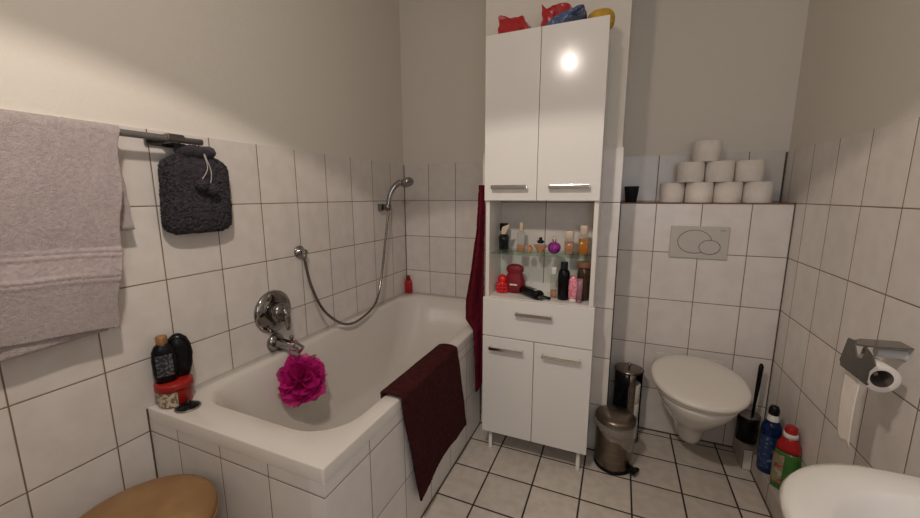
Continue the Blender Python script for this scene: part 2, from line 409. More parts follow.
# magenta puff hanging on the spout
def puff():
    g = G(); c = Vector((.138, -1.163, .468)); rnd = random.Random(3)
    for k in range(26):
        zz = 1 - 2 * (k + .5) / 26; a = k * 2.39996
        d = Vector((math.sqrt(1 - zz * zz) * math.cos(a), math.sqrt(1 - zz * zz) * math.sin(a), zz))
        F = zframe(c + d * .018, d); ph = rnd.uniform(0, 6); R = rnd.uniform(.080, .112); nw = rnd.choice((3, 4, 5)); amp = rnd.uniform(.010, .017)
        rings = []
        for i in range(7):
            t = i / 6; ring = []
            for j in range(30):
                b = 2 * PI * j / 30
                w = amp * t * math.sin(nw * b + ph) + .006 * t * math.sin(2 * nw * b + 2 * ph + 5 * t)
                rr = .004 + R * (.78 * t ** .8) * (1 + .10 * t * math.sin(3 * b + ph))
                ring.append((rr * math.cos(b), rr * math.sin(b), (.060 * t ** .8 - .012 * t * t) + w * .8 - .02 * (1 - t)))
            rings.append(ring)
        g.loft(rings, False, False, True, True, F)
    for v in g.V:
        v += noise.noise_vector(v * 40) * .006
        if v.x < .022: v.x = .022 + (v.x - .022) * .1
    return g
pf = puff()
pm = thing('bath_puff', 'magenta mesh bath puff hanging from the bath spout', 'bath puff', (.135, -1.163, .38))
pf.build('ruffles', 'pink', pm)
g = G(); g.tube(catmull([(.120, -1.172, .50), (.110, -1.192, .57), (.112, -1.18, .640), (.114, -1.150, .642), (.122, -1.146, .57), (.13, -1.155, .50)], 6), .0022, 6); g.build('hanging_loop', 'pink', pm)

hs = thing('hand_shower', 'chrome hand shower with grey hose looping from the wall outlet', 'shower', (0, -.99, 1.019))
g = G(); g.lathe([(.031, 0), (.031, .006), (.026, .012), (.016, .016), (.015, .04), (.011, .046), (.001, .047)], 32, zframe((0, -.99, 1.019), (1, 0, 0)))
g.tube([(.034, -.99, 1.019), (.036, -.994, 1.0), (.036, -.996, .98)], [.013, .012, .009], 14); g.build('wall_outlet', 'chrome', hs)
hp = catmull([(.036, -.996, .985), (.036, -.992, .972), (.045, -.974, .856), (.07, -.937, .732), (.09, -.872, .651), (.10, -.794, .605), (.10, -.683, .597), (.09, -.523, .643), (.075, -.431, .77), (.065, -.36, .98), (.062, -.311, 1.159), (.060, -.304, 1.195)], 14)
g = G(); g.tube(hp, [.0068 + .0007 * (i % 2) for i in range(len(hp))], 10); g.build('hose', 'chrome_dark', hs)
hd = catmull([(.060, -.304, 1.188), (.062, -.300, 1.24), (.072, -.292, 1.295), (.095, -.272, 1.345), (.130, -.252, 1.372)], 6)
g = G(); g.tube(hd, [.011 + .009 * (i / (len(hd) - 1)) for i in range(len(hd))], 16); g.build('handle', 'chrome', hs)
Fh = zframe((.165, -.240, 1.372), (.45, -.15, -.88)) @ Matrix.Scale(1.25, 4)
g = G(); g.lathe([(.012, -.018), (.028, -.012), (.034, 0), (.034, .01), (.030, .014)], 32, Fh); g.mi = 1; g.lathe([(.029, .012), (.029, .0155), (.001, .016)], 32, Fh)
g.build('spray_head', ['chrome', 'grey_metal'], hs)
g = G(); g.box(0, .03, -.332, -.292, 1.190, 1.236, .005)
g.lathe([(.019, -.018), (.021, -.01), (.021, .012), (.018, .02)], 24, zframe((.058, -.303, 1.212), (.1, 0, 1)), True, True)
tag(g.build('shower_holder', 'chrome_dark'), 'small dark chrome wall bracket holding the hand shower head', 'shower holder')

# red bottle in the far corner of the tub rim
rb = thing('shampoo_bottle', 'small red translucent bottle in the far corner of the bathtub rim', 'bottle', (.028, -.026, .59))
g = G(); g.loft([rrect(.030, -.026, hx, hy, .59 + z, 3) for z, hx, hy in ((0, .024, .018), (.004, .027, .021), (.078, .026, .020), (.095, .019, .015))]); g.build('body', 'redbag', rb)
g = G(); g.lathe([(.013, .095), (.015, .098), (.014, .122), (.012, .125), (.001, .125)], 24, T(.028, -.026, .59)); g.build('cap', 'dred', rb)

# stack on the near tub corner
jr = thing('hair_mask_jar', 'round cosmetic jar with red lid on the near tub corner', 'jar', (.056, -1.625, .59))
g = G(); g.lathe([(.045, 0), (.0475, .003), (.0505, .056), (.051, .06)], 48, T(.056, -1.625, .591)); g.build('tub', 'jar_red', jr)
g = G(); g.lathe([(.0474, .004), (.0506, .055)], 48, T(.056, -1.625, .591), False, False)
keep = [f for f in g.F]
g.F = []; g.S = g.S[:0]; g.MI = []
for f in keep:
    c = sum((g.V[i] for i in f), Vector()) / 4
    a = math.degrees(math.atan2(c.y + 1.625, c.x - .056))
    if -160 < a < -22:
        g.F.append(f); g.S.append(True); g.MI.append(0)
for v in g.V:
    d = Vector((v.x - .056, v.y + 1.625, 0)); v += d.normalized() * .0012
g.build('paper_label', 'jar_label', jr, label='cream printed label')
g = G(); g.lathe([(.052, .056), (.0545, .057), (.0545, .078), (.052, .081), (.001, .0815)], 48, T(.056, -1.625, .591)); g.build('lid', 'jar_red', jr)
ZJ = .591 + .0815
sb = thing('shampoo_bottle', 'dark shampoo bottle with a copper cap and grey lettering on the jar', 'bottle', (.052, -1.637, ZJ))
Fm = T(.048, -1.641, ZJ, math.radians(62)) @ Matrix.Diagonal((1.08, 1.08, 1.26, 1))
prof = ((0, .024, .014), (.004, .028, .018), (.03, .0305, .019), (.06, .0315, .0195), (.085, .029, .018), (.10, .021, .014), (.106, .012, .011))
g = G(); g.loft([rrect(0, 0, hx, hy, z, 2.6) for z, hx, hy in prof], Mx=Fm); g.build('body', 'black', sb)
g = G()
def labf(u, v):
    z = .02 + .058 * v; x = -.021 + .042 * u
    hx, hy = .0311, .0193
    y = -hy * (1 - abs(x / hx) ** 2.6) ** (1 / 2.6) - .0008
    return Fm @ Vector((x, y, z))
g.grid(labf, 12, 6); g.build('front_label', 'shampoo_label', sb, label='grey printed label')
g = G(); g.lathe([(.0135, .104), (.015, .106), (.015, .124), (.0135, .126), (.001, .1265)], 28, Fm); g.build('cap', 'copper_cap', sb)
sb2 = thing('shampoo_bottle', 'black rounded shampoo bottle standing behind the copper-capped one', 'bottle', (.070, -1.588, ZJ))
Fm2 = T(.044, -1.592, ZJ, math.radians(58)) @ Matrix.Diagonal((1.05, 1.05, 1.10, 1))
g = G(); g.loft([rrect(0, 0, hx, hy, z, 2.2) for z, hx, hy in ((0, .022, .014), (.004, .026, .017), (.035, .034, .020), (.07, .037, .021), (.10, .034, .020), (.122, .025, .015), (.134, .012, .008), (.137, .003, .002))], Mx=Fm2)
g.build('body', 'black', sb2)
g = G(); g.tube([Fm2 @ Vector((-.037 * math.cos(a), -.0212, .07 + .064 * math.sin(a))) for a in [PI * k / 16 for k in range(17)]], .0012, 6); g.build('moulded_seam', 'black_matt', sb2)
pl = thing('bath_plug', 'black rubber bath plug lying on the near tub rim', 'plug', (.128, -1.632, .59))
g = G(); g.lathe([(.026, 0), (.034, .002), (.035, .005), (.028, .008), (.022, .013), (.012, .016), (.001, .0165)], 36, T(.128, -1.632, .59)); g.build('stopper', 'black', pl)
g = G(); g.lathe([(.0345, .0005), (.0375, .001), (.0375, .004), (.0345, .0055)], 40, T(.128, -1.632, .59)); g.build('rim', 'grey_metal', pl, label='grey outer rim')
g = G(); g.tube([(.128 + .006 * math.cos(2 * PI * k / 12), -1.632, .609 + .006 * math.sin(2 * PI * k / 12)) for k in range(13)], .0012, 6); g.build('ring', 'chrome_dark', pl)

# ------------------------------------------------------------------ towel rail, towel, hot water bottle
rail = thing('towel_rail', 'dark chrome towel rail on the left wall', 'towel rail', (0, -1.49, 1.44))
g = G(); g.tube([(.066, y, 1.468) for y in (-2.2, -1.9, -1.6, -1.447)], .0105, 16); g.build('bar', 'grey_metal', rail)
for yy in (-1.535, -2.18):
    g = G(); g.box(0, .010, yy - .055, yy + .055, 1.446, 1.482, .004); g.box(.006, .07, yy - .014, yy + .014, 1.455, 1.469, .004)
    g.box(.052, .080, yy - .027, yy + .027, 1.462, 1.4835, .005); g.build('bracket', 'chrome_dark', rail)

towel_material()
def towel():
    g = G(); L1, LB = .60, .31
    path = []
    for i in range(22): t = i / 22; path.append((.050 - .004 * math.sin(PI * t), 1.185 + (1.468 - 1.185) * t, 0))
    for i in range(9): a = PI * (1 - i / 8); path.append((.066 + .0165 * math.cos(a), 1.468 + .0165 * math.sin(a), 1))
    n2 = 150
    for i in range(1, n2 + 1):
        t = i / n2; path.append((.0835 + .006 * math.sin(PI * t) - .012 * t * t, 1.468 - (1.468 - .905) * t, 2))
    nv = len(path) - 1
    band = []
    def fn(u, v):
        k = min(nv, int(round(v * nv))); x, z, s = path[k]
        tz = max(0, (1.47 - z))
        if s < 2: yr = -1.688 + .055 * tz * (1 if s == 0 else 0)
        else: yr = -1.692 - .115 * tz + .004 * math.sin(30 * z)
        y = -2.16 + (yr + 2.16) * u
        wob = noise.noise(Vector((y * 7, z * 2.2, 3.1 + s))) * .010 * min(1, tz * 5) + noise.noise(Vector((y * 22, z * 12, 9))) * .0025
        if s == 2:
            x = x + wob + sum(.0032 * math.exp(-((z - zz) / .0045) ** 2) for zz in (1.134, 1.120, 1.062, 1.048))
            z = z + .042 * (1 - u) * min(1, tz * 2) + .004 * math.sin(y * 30) * tz
        elif s == 0: x = x + wob * .5
        return (x, y, z)
    g.grid(fn, 150, nv)
    return g
tw = thing('bath_towel', 'mauve grey terry towel hanging over the wall towel rail', 'towel', (.07, -1.93, .9))
g = towel()
bandv = [1.0 if (1.075 < v.z < 1.145 and v.x > .06) else 0.0 for v in g.V]
for v in g.V:
    v += Vector((random.uniform(-.0012, .0012), random.uniform(-.0006, .0006), random.uniform(-.0008, .0008)))
to = g.build('outer_layer', 'towel', tw, solid=.006)
a = to.data.attributes.new('band', 'FLOAT', 'POINT')
for i, b in enumerate(bandv): a.data[i].value = b
g = G()
def inner(u, v):
    y = -2.15 + (-1.775 + 2.15) * u; z = 1.44 - (1.44 - .885 - .015 * u) * v
    return (.066 + .003 * noise.noise(Vector((y * 9, z * 4, 1))) - .008 * v, y, z)
g.grid(inner, 80, 60).jitter(.0009); g.build('folded_layer', 'towel', tw, solid=.006)

hw = thing('hot_water_bottle', 'dark grey plush hot water bottle hanging from the rail end', 'hot water bottle', (.045, -1.47, 1.157))
def fur(g, amp):
    for v in g.V: v += Vector((random.uniform(-amp, amp), random.uniform(-amp, amp), random.uniform(-amp, amp)))
g = G(); cy = -1.464
rings = []
N = 90
for i in range(N + 1):
    t = i / N; z = 1.158 + .272 * t
    if t < .16: w = .118 * (1 - ((.16 - t) / .16) ** 2.6 * .26)
    elif t < .72: w = .118 - .008 * (t - .16)
    else: q = (t - .72) / .28; w = .1135 - .080 * q ** 4
    dd = .030 * (1 - abs(2 * t - 1) ** 4 * .55)
    if t < .03: w *= .93; dd *= .8
    rings.append(rrect(.040, cy + .01 * (t - .5), dd, w, z, 2.8, 180))
g.loft(rings); fur(g, .0031); g.build('plush_cover', 'plush', hw)
g = G(); rings = []
for k in range(41):
    a = 2 * PI * k / 40; c = Vector((.042 + .018 * math.cos(a), cy + .008 + .050 * math.sin(a), 1.438))
    rings.append([c + Vector((.018 * math.cos(b) * math.cos(a), .018 * math.cos(b) * math.sin(a), .019 * math.sin(b))) for b in [2 * PI * j / 14 for j in range(14)]])
g.loft(rings, False, False); g.ball((.042, cy + .008, 1.44), .012, 1.2, 3.6, 1.2); fur(g, .003); g.build('collar', 'plush', hw)
g = G(); g.tube(catmull([(.072, cy + .016, 1.43), (.078, cy + .020, 1.38), (.078, cy - .008, 1.335)], 5), .0016, 6)
g.tube(catmull([(.072, cy + .018, 1.43), (.080, cy + .030, 1.37), (.080, cy + .022, 1.32)], 5), .0016, 6); g.build('cord', 'cord', hw, label='pale drawstring cord')
for cc in ((.084, cy - .010, 1.322), (.086, cy + .022, 1.308)):
    g = G(); g.ball(cc, .020, n=40, m=26, fn=lambda d: 1 + .10 * noise.noise(d * 7)); fur(g, .0026); g.build('pompom', 'plush', hw)

# ------------------------------------------------------------------ stool
st = thing('drum_stool', 'round tan drum stool in front of the bathtub', 'stool', (.285, -1.875, 0))
Fs = T(.303, -1.880, 0)
g = G(); g.lathe([(.163, .012), (.166, .02), (.168, .22), (.167, .415)], 72, Fs); g.build('body', 'tan', st)
g = G(); g.lathe([(.167, .412), (.171, .418), (.1725, .432), (.169, .444), (.15, .4525), (.08, .4555), (.001, .456)], 72, Fs, True, True); g.build('seat_top', 'tan', st)
g = G(); g.tube([Fs @ Vector((.1705 * math.cos(2 * PI * k / 72), .1705 * math.sin(2 * PI * k / 72), .414)) for k in range(73)], .0028, 8, False); g.build('piping', 'tan_edge', st)
g = G(); g.lathe([(.155, 0), (.158, .012), (.15, .0125)], 64, Fs); g.build('base_ring', 'black_matt', st)

# ------------------------------------------------------------------ mat over the tub edge, crimson towel
def mat_cloth():
    g = G()
    def fn(u, v):
        # v: 0 inside the tub -> 1 bottom outside ; u along y
        yt = -1.322 + .472 * u; yb = -1.222 + .477 * u
        s = v * .645
        if s < .09: x = .679 + .013 * math.sin(s * 30) * .2; z = .603 - (.09 - s) ; t = 0
        elif s < .172: k = (s - .09) / .082; x = .681 + .084 * k; z = .602 + .006 * math.sin(PI * k); t = 0
        else:
            t = (s - .172) / .473; x = .766 + .005 * t * (1 + .6 * math.sin(u * 9 + 1)) + .005 * noise.noise(Vector((u * 5, t * 3, 2))); z = .597 - (.478 - .03 * math.sin(PI * u) ) * t + .036 * u * t
        y = yt + (yb - yt) * t ** 1.15
        if t > 0 and u > .93: y += .012 * (1 - abs(2 * t - 1))
        z += .0015 * noise.noise(Vector((u * 20, s * 30, 5)))
        return (x + random.uniform(0, .0022), y, z + random.uniform(-.001, .001))
    g.grid(fn, 110, 130); return g
bm_ = mat_cloth()
tag(bm_.build('bath_mat', 'maroon', solid=.008), 'dark maroon bath mat draped over the tub edge', 'bath mat')

def crimson():
    g = G()
    def fn(u, v):
        z = 1.335 - v * 1.03
        P = ((1.34, .789), (1.118, .777), (.914, .746), (.754, .718), (.656, .713), (.61, .752), (.595, .758), (.515, .761), (.30, .770))
        left = P[-1][1]
        for (za, xa), (zb, xb) in zip(P, P[1:]):
            if zb <= z <= za: left = xa + (xb - xa) * (za - z) / (za - zb); break
        if z > 1.34: left = .789
        right = .822
        x = left + (right - left) * u
        amp = .006 + .014 * min(1, v * 2)
        y = -.625 + amp * math.sin(u * 11 + v * 1.2) + .006 * noise.noise(Vector((u * 4, v * 6, 1)))
        zz = z + .02 * u * v - .03 * math.sin(u * 5) * (v > .9) * (v - .9) * 10
        return (x + random.uniform(-.0006, .0006), y + random.uniform(-.001, .001), zz)
    g.grid(fn, 60, 130); return g
tag(crimson().build('hand_towel', 'crimson', solid=.005), 'crimson towel hanging in the gap left of the tall cabinet', 'towel')

# ------------------------------------------------------------------ tall cabinet
cab = thing('tall_cabinet', 'tall white bathroom cabinet with open niche, drawer and chrome handles', 'cabinet', (1.09, -.58, 0))
CX0, CX1, CM, CF, CB = .836, 1.342, 1.087, -.69, YS - .004
def handle(par, x0, x1, zc, yf=CF):
    g = G(); g.box(x0, x1, yf - .026, yf - .018, zc - .009, zc + .009, .003, 3)
    g.box(x0, x0 + .010, yf - .02, yf + .001, zc - .008, zc + .008, .002); g.box(x1 - .010, x1, yf - .02, yf + .001, zc - .008, zc + .008, .002)
    return g.build('handle', 'handle', par, label='chrome bar handle')
g = G(); g.box(CX0 + .004, CX1 - .004, CF + .017, CB, .11, .81, .0015); g.build('lower_body', 'melamine', cab)
for x0, x1, hx0, hx1 in ((CX0, CM - .0015, .873, 1.040), (CM + .0015, CX1, 1.127, 1.297)):
    g = G(); g.box(x0, x1, CF, CF + .016, .109, .6145, .002); d = g.build('lower_door', 'lacquer', cab); handle(d, hx0, hx1, .562)
g = G(); g.box(CX0, CX1, CF, CF + .016, .6185, .808, .002); d = g.build('drawer', 'lacquer', cab); handle(d, 1.000, 1.167, .746)
for x0 in (CX0 + .006, CX1 - .022 - .004):
    g = G(); g.box(x0, x0 + .018, CF + .016, CB, .81, 1.266, .001); g.build('side_post', 'melamine', cab)
g = G(); g.box(.842, 1.333, CF + .017, CB, 1.266, 1.948, .0015); g.build('upper_body', 'melamine', cab)
for x0, x1, hx0, hx1 in ((.839, 1.0765, .876, 1.040), (1.0785, 1.336, 1.130, 1.297)):
    g = G(); g.box(x0, x1, CF, CF + .016, 1.263, 1.960, .002); d = g.build('upper_door', 'lacquer', cab); handle(d, hx0, hx1, 1.322)
ZG0, ZG = 1.014, 1.020
g = G(); g.box(.858, 1.316, CB - .014, CB, .81, .852, .001); g.build('back_rail', 'melamine', cab)
g = G(); g.box(.862, 1.314, -.662, CB, ZG0, ZG, .0008); g.build('glass_shelf', 'glass_shelf', cab, label='greenish clear glass shelf')
for x in (.866, 1.299):
    for y in (-.67, -.505):
        g = G(); g.lathe([(.011, 0), (.0115, .008), (.009, .012), (.009, .112)], 20, T(x + .006, y + .012, 0)); g.build('leg', 'melamine', cab)

# bags and sponge on the cabinet top
def crumple(name, mt, label, cat, c, s, seed, amp=.28, ex=.30, tilt=0, n=52):
    g = G(); off = Vector((seed * 3.1, seed * 1.7, seed))
    def fn(d):
        k = 1 + amp * .5 * noise.noise(d * 2.2 + off) + amp * .45 * abs(noise.noise(d * 4.7 + off))
        return k
    g.ball((0, 0, 0), 1, 1, 1, 1, n, 30, fn)
    Mx = T(c[0], c[1], 0, 0, 0, tilt)
    zs = []
    for v in g.V:
        q = Vector((math.copysign(abs(v.x) ** ex, v.x) * s[0], v.y * s[1], math.copysign(abs(v.z) ** ex, v.z) * s[2]))
        q = Mx.to_3x3() @ q; v.x, v.y, v.z = q; zs.append(v.z)
    lo = -s[2] * .7
    for v in g.V:
        if v.z < lo: v.z = lo
        v.x += c[0]; v.y += c[1]; v.z += c[2] - lo
        v.y = min(v.y, YS - .012)
    return tag(g.build(name, mt), label, cat)
ZB = 1.949
bp_ = thing('plastic_packet', 'crumpled navy blue packet leaning beside the larger red one', 'packet', (1.175, -.66, ZB))
def wedge(name, mt, pts, y0, y1, lab=None, par=1):
    g = G(); bm = bmesh.new(); n = len(pts)
    a = [bm.verts.new((x, y0, z)) for x, z in pts]; b = [bm.verts.new((x + .01, y1, z - .006)) for x, z in pts]
    bm.faces.new(a); bm.faces.new(b[::-1])
    for i in range(n): bm.faces.new((a[i], b[i], b[(i + 1) % n], a[(i + 1) % n]))
    bmesh.ops.triangulate(bm, faces=bm.faces[:]); bmesh.ops.subdivide_edges(bm, edges=bm.edges[:], cuts=5, use_grid_fill=True)
    for v in bm.verts: v.co += noise.noise_vector(v.co * 38) * .008 + noise.noise_vector(v.co * 90) * .003; v.co.z = max(v.co.z, ZB)
    bm.verts.index_update(); g.add([v.co.copy() for v in bm.verts], [[v.index for v in f.verts] for f in bm.faces], False); bm.free()
    return g.build(name, mt, bp_ if par else None, label=lab)
tag(wedge('plastic_packet', 'redbag', [(.890, ZB), (1.024, ZB), (1.020, ZB + .02), (.988, ZB + .076), (.945, ZB + .072), (.910, ZB + .078), (.897, ZB + .092), (.887, ZB + .082)], -.666, -.56, par=0), 'red plastic packet alone above the left cabinet door', 'packet')
tag(wedge('plastic_packet', 'redbag', [(1.066, ZB), (1.17, ZB), (1.186, ZB + .080), (1.164, ZB + .110), (1.115, ZB + .090), (1.082, ZB + .098), (1.066, ZB + .114)], -.640, -.55, par=0), 'larger red plastic packet in the middle of the cabinet top', 'packet')
wedge('crumpled_film', 'bluebag', [(1.115, ZB), (1.240, ZB), (1.240, ZB + .030), (1.229, ZB + .075), (1.170, ZB + .045)], -.664, -.64)
wedge('turned_edge', 'paleblue', [(1.084, ZB), (1.130, ZB), (1.180, ZB + .045), (1.222, ZB + .078), (1.150, ZB + .055), (1.095, ZB + .035)], -.670, -.660, 'pale blue turned edge')
crumple('sponge', 'yellow', 'yellow sponge at the right end of the cabinet top', 'sponge', (1.297, -.60, ZB), (.052, .05, .040), 11.2, amp=.10, ex=.75)

# ------------------------------------------------------------------ perfume bottles on the glass shelf
GP = 'perfume bottles on the glass shelf'
def rect_bottle(name, label, x, y, hw, hd, h, liq, lmat, capmat, caph, capw, group=None, z=ZG, glass='glass', neck=.006, e=5, cat='perfume bottle'):
    t = thing(name, label, cat, (x, y, z), group)
    g = G(); g.loft([rrect(x, y, hw * k, hd * k, z + zz, e, 32) for zz, k in ((0, .9), (.002, 1), (h - .004, 1), (h, .86), (h + .002, .45), (h + neck, .42))]); g.build('glass_body', glass, t)
    if liq: g = G(); g.loft([rrect(x, y, hw * .86, hd * .82, z + zz, e, 32) for zz in (.005, liq)]); g.build('liquid', lmat, t)
    if caph: g = G(); g.loft([rrect(x, y, capw * k, min(capw, hd * 1.05) * k, z + h + zz, 4, 28) for zz, k in ((neck * .6, .95), (neck * .6 + .002, 1), (caph - .002, 1), (caph, .9))]); g.build('cap', capmat, t)
    return t
# dark bottle behind, hourglass bottle in front
t = thing('perfume_bottle', 'black perfume bottle with amber neck at the left end behind the clear one', 'perfume bottle', (.893, -.545, ZG), GP)
g = G(); g.loft([rrect(.893, -.545, hx, .018, ZG + z, 3.5, 28) for z, hx in ((0, .020), (.003, .023), (.068, .024), (.078, .014))]); g.build('glass_body', 'black', t)
g = G(); g.lathe([(.011, .076), (.012, .080), (.012, .092), (.010, .094)], 20, T(.893, -.545, ZG)); g.build('neck', 'copper_cap', t)
g = G(); g.loft([rrect(.893, -.545, hx, .016, ZG + z, 4, 24) for z, hx in ((.093, .018), (.096, .020), (.128, .021), (.131, .018))]); g.build('cap', 'black', t)
t = thing('perfume_bottle', 'waisted clear perfume bottle with dark core and cream fan stopper', 'perfume bottle', (.909, -.605, ZG), GP)
g = G(); P = ((0, .018), (.004, .021), (.012, .017), (.03, .020), (.055, .029), (.068, .027), (.078, .014), (.084, .009))
g.lathe([(r, z) for z, r in P], 28, T(.909, -.605, ZG), sy=.75); g.build('glass_body', 'glass', t)
g = G(); g.lathe([(.008, .014), (.013, .022), (.021, .052), (.018, .062), (.006, .07)], 24, T(.909, -.605, ZG), sy=.7); g.build('dark_core', 'black', t)
g = G(); g.loft([[(.901, -.611, ZG + .083), (.917, -.611, ZG + .083), (.921, -.594, ZG + .083), (.905, -.594, ZG + .083)],
                 [(.899, -.61, ZG + .104), (.929, -.61, ZG + .108), (.929, -.59, ZG + .108), (.899, -.59, ZG + .104)],
                 [(.903, -.607, ZG + .118), (.939, -.607, ZG + .132), (.939, -.593, ZG + .132), (.903, -.593, ZG + .118)]], smooth=False); g.build('stopper', 'cream_cap', t)
rect_bottle('perfume_bottle', 'tall clear perfume bottle a third full of peach liquid with slim cap', .990, -.585, .0195, .014, .094, .034, 'peach', 'cream_cap', .045, .009, GP)
t = thing('perfume_bottle', 'tiny round amber perfume bottle between the tall clear and the flared one', 'perfume bottle', (1.032, -.585, ZG), GP)
g = G(); g.ball((1.032, -.585, ZG + .016), .0155); g.build('glass_body', 'peach', t)
g = G(); g.lathe([(.006, .028), (.006, .036), (.004, .039), (.001, .0395)], 16, T(1.032, -.585, ZG)); g.build('cap', 'gold', t)
t = thing('perfume_bottle', 'low flared peach perfume bottle with black knob stopper', 'perfume bottle', (1.082, -.585, ZG), GP)
g = G(); g.lathe([(.014, 0), (.017, .002), (.020, .012), (.034, .034), (.035, .038), (.012, .043), (.008, .047)], 32, T(1.082, -.585, ZG), sy=.7); g.build('glass_body', 'glass', t)
g = G(); g.lathe([(.014, .005), (.018, .013), (.030, .033), (.029, .036)], 32, T(1.082, -.585, ZG), sy=.66); g.build('liquid', 'peach', t)
g = G(); g.lathe([(.009, .045), (.0165, .049), (.017, .055), (.009, .060), (.007, .063), (.008, .069), (.005, .073), (.001, .0735)], 24, T(1.082, -.585, ZG)); g.build('stopper', 'black', t)
t = thing('perfume_bottle', 'glossy purple apple-shaped perfume bottle with two gold prongs', 'perfume bottle', (1.148, -.600, ZG), GP)
g = G(); g.ball((1.148, -.600, ZG + .0295), .030, 1, 1, 1, 32, 20, lambda d: 1 - .16 * math.exp(-((1 - d.z) * 7)) + .02 * noise.noise(d * 5)); g.build('body', 'purple', t)
g = G(); g.tube([(1.144, -.6, ZG + .050), (1.141, -.6, ZG + .068), (1.144, -.6, ZG + .082)], [.004, .0032, .0015], 10)
g.tube([(1.152, -.6, ZG + .050), (1.155, -.6, ZG + .068), (1.153, -.6, ZG + .084)], [.004, .0032, .0015], 10); g.build('prongs', 'gold', t)
rect_bottle('perfume_bottle', 'upright square perfume bottle with pale pinkish liquid and clear cap', 1.212, -.585, .0215, .015, .068, .060, 'peach', 'cream_cap', .040, .0195, GP)
rect_bottle('perfume_bottle', 'square perfume bottle of deep amber liquid with cream block cap', 1.274, -.585, .0235, .016, .088, .074, 'amber', 'cream_cap', .046, .0175, GP)

# ------------------------------------------------------------------ things on the niche floor
ZN = .811
t = thing('rubber_figure', 'small bright red bumpy rubber figure at the left of the niche floor', 'figure', (.899, -.580, ZN))
g = G(); g.ball((.899, -.580, ZN + .066), .024, 1, .95, 1.0, 28, 18); g.build('head', 'red', t)
g = G(); g.lathe([(.022, 0), (.025, .003), (.024, .02), (.022, .045), (.018, .058)], 28, T(.899, -.580, ZN))
for k in range(10):
    for r_ in range(3):
        a = 2 * PI * (k + .5 * (r_ % 2)) / 10; g.ball(((.899) + .0245 * math.cos(a), -.580 + .0245 * math.sin(a), ZN + .009 + .016 * r_), .0078, n=10, m=6)
g.build('body', 'red', t)
t = thing('drawstring_pouch', 'dark red stuffed pouch with white label strip beside the red figure', 'pouch', (.957, -.560, ZN))
g = G(); rings = []
for z, hx, hy in ((0, .040, .022), (.006, .046, .028), (.03, .050, .031), (.06, .049, .030), (.085, .041, .026), (.097, .036, .022), (.105, .040, .024), (.118, .044, .025), (.132, .038, .021), (.141, .020, .012), (.143, .004, .003)):
    rings.append([(p[0] + .002 * noise.noise(Vector(p) * 60), p[1] + .002 * noise.noise(Vector(p) * 55 + Vector((3, 0, 0))), p[2]) for p in rrect(.957, -.560, hx, hy, ZN + z, 2.5, 44)])
g.loft(rings); g.build('bag', 'dred', t)
g = G(); g.box(.940, .977, -.5945, -.592, ZN + .041, ZN + .049, .0006); g.build('label_strip', 'white_plastic', t, label='white label strip')
t = thing('hair_trimmer', 'black hair trimmer lying across the middle of the niche floor', 'hair trimmer', (1.04, -.58, ZN))
ax = Vector((1.012, -.575, 0)); bx_ = Vector((1.092, -.648, 0)); dirv = (bx_ - ax).normalized()
pts = [ax + (bx_ - ax) * (i / 10) for i in range(11)]
Mt = zframe((ax.x - .015, ax.y + .012, ZN + .021), dirv, (0, 0, 1))
g = G(); g.loft([rrect(0, 0, hx, hy, z, 3, 28) for z, hx, hy in ((0, .012, .016), (.004, .0165, .021), (.04, .018, .023), (.08, .0185, .023), (.11, .019, .024), (.127, .015, .019))], Mx=Mt @ Matrix.Scale(1.12, 4)); g.build('body', 'black', t)
g = G(); g.box(-.0245, -.0175 + .040, -.013, .013, .112, .121, .001, Mx=Mt); g.build('switch', 'white_plastic', t, label='pale grey switch')
g = G(); g.loft([rrect(0, 0, .008, .017, .135, 4, 20), rrect(-.004, 0, .005, .017, .152, 4, 20), rrect(-.006, 0, .0015, .017, .160, 4, 20)], Mx=Mt); g.build('blade', 'chrome_dark', t)
g = G(); g.tube(catmull([(1.085, -.60, ZN + .012), (1.105, -.615, ZN + .006), (1.125, -.628, ZN + .005), (1.142, -.642, ZN + .005)], 5), .005, 10); g.tube([(1.10, -.602, ZN + .008), (1.123, -.612, ZN + .006), (1.145, -.622, ZN + .005)], .0035, 8)
tag(g.build('power_plug', 'black_matt'), 'black plug lead end lying at the tip of the trimmer', 'plug lead')
rect_bottle('toiletry_bottle', 'slim clear bottle with white cap and reddish dregs left of the black bottle', 1.150, -.585, .015, .012, .108, .035, 'peach', 'white_plastic', .038, .0125, None, ZN, cat='bottle')
t = thing('toiletry_bottle', 'tall black bottle standing in the niche', 'bottle', (1.197, -.600, ZN))
g = G(); g.lathe([(.024, 0), (.0265, .003), (.027, .11), (.026, .125), (.020, .138), (.015, .142)], 36, T(1.197, -.600, ZN)); g.build('body', 'black', t)
g = G(); g.lathe([(.0155, .141), (.0165, .143), (.0165, .172), (.015, .175), (.001, .1755)], 28, T(1.197, -.600, ZN)); g.build('cap', 'black_matt', t)
t = thing('toiletry_bottle', 'pink patterned bottle in front of the wooden-lidded jar', 'bottle', (1.243, -.628, ZN))
g = G(); g.loft([rrect(1.243, -.628, hx, hy, ZN + z, 2.6, 32) for z, hx, hy in ((.012, .014, .011), (.016, .019, .014), (.06, .0205, .015), (.10, .019, .014), (.115, .012, .010), (.118, .008, .007))]); g.build('body', 'pinkprint', t)
g = G(); g.loft([rrect(1.243, -.628, hx, hx * .8, ZN + z, 2.6, 28) for z, hx in ((0, .014), (.002, .016), (.015, .016))]); g.build('cap', 'white_plastic', t)
t = thing('toiletry_bottle', 'slim mauve tube squeezed right beside the pink patterned bottle', 'bottle', (1.270, -.632, ZN))
g = G(); g.loft([rrect(1.272, -.634, hx, hy, ZN + z, 2.4, 24) for z, hx, hy in ((.014, .010, .009), (.07, .0125, .008), (.11, .012, .002))]); g.build('tube', 'mauve_plastic', t)
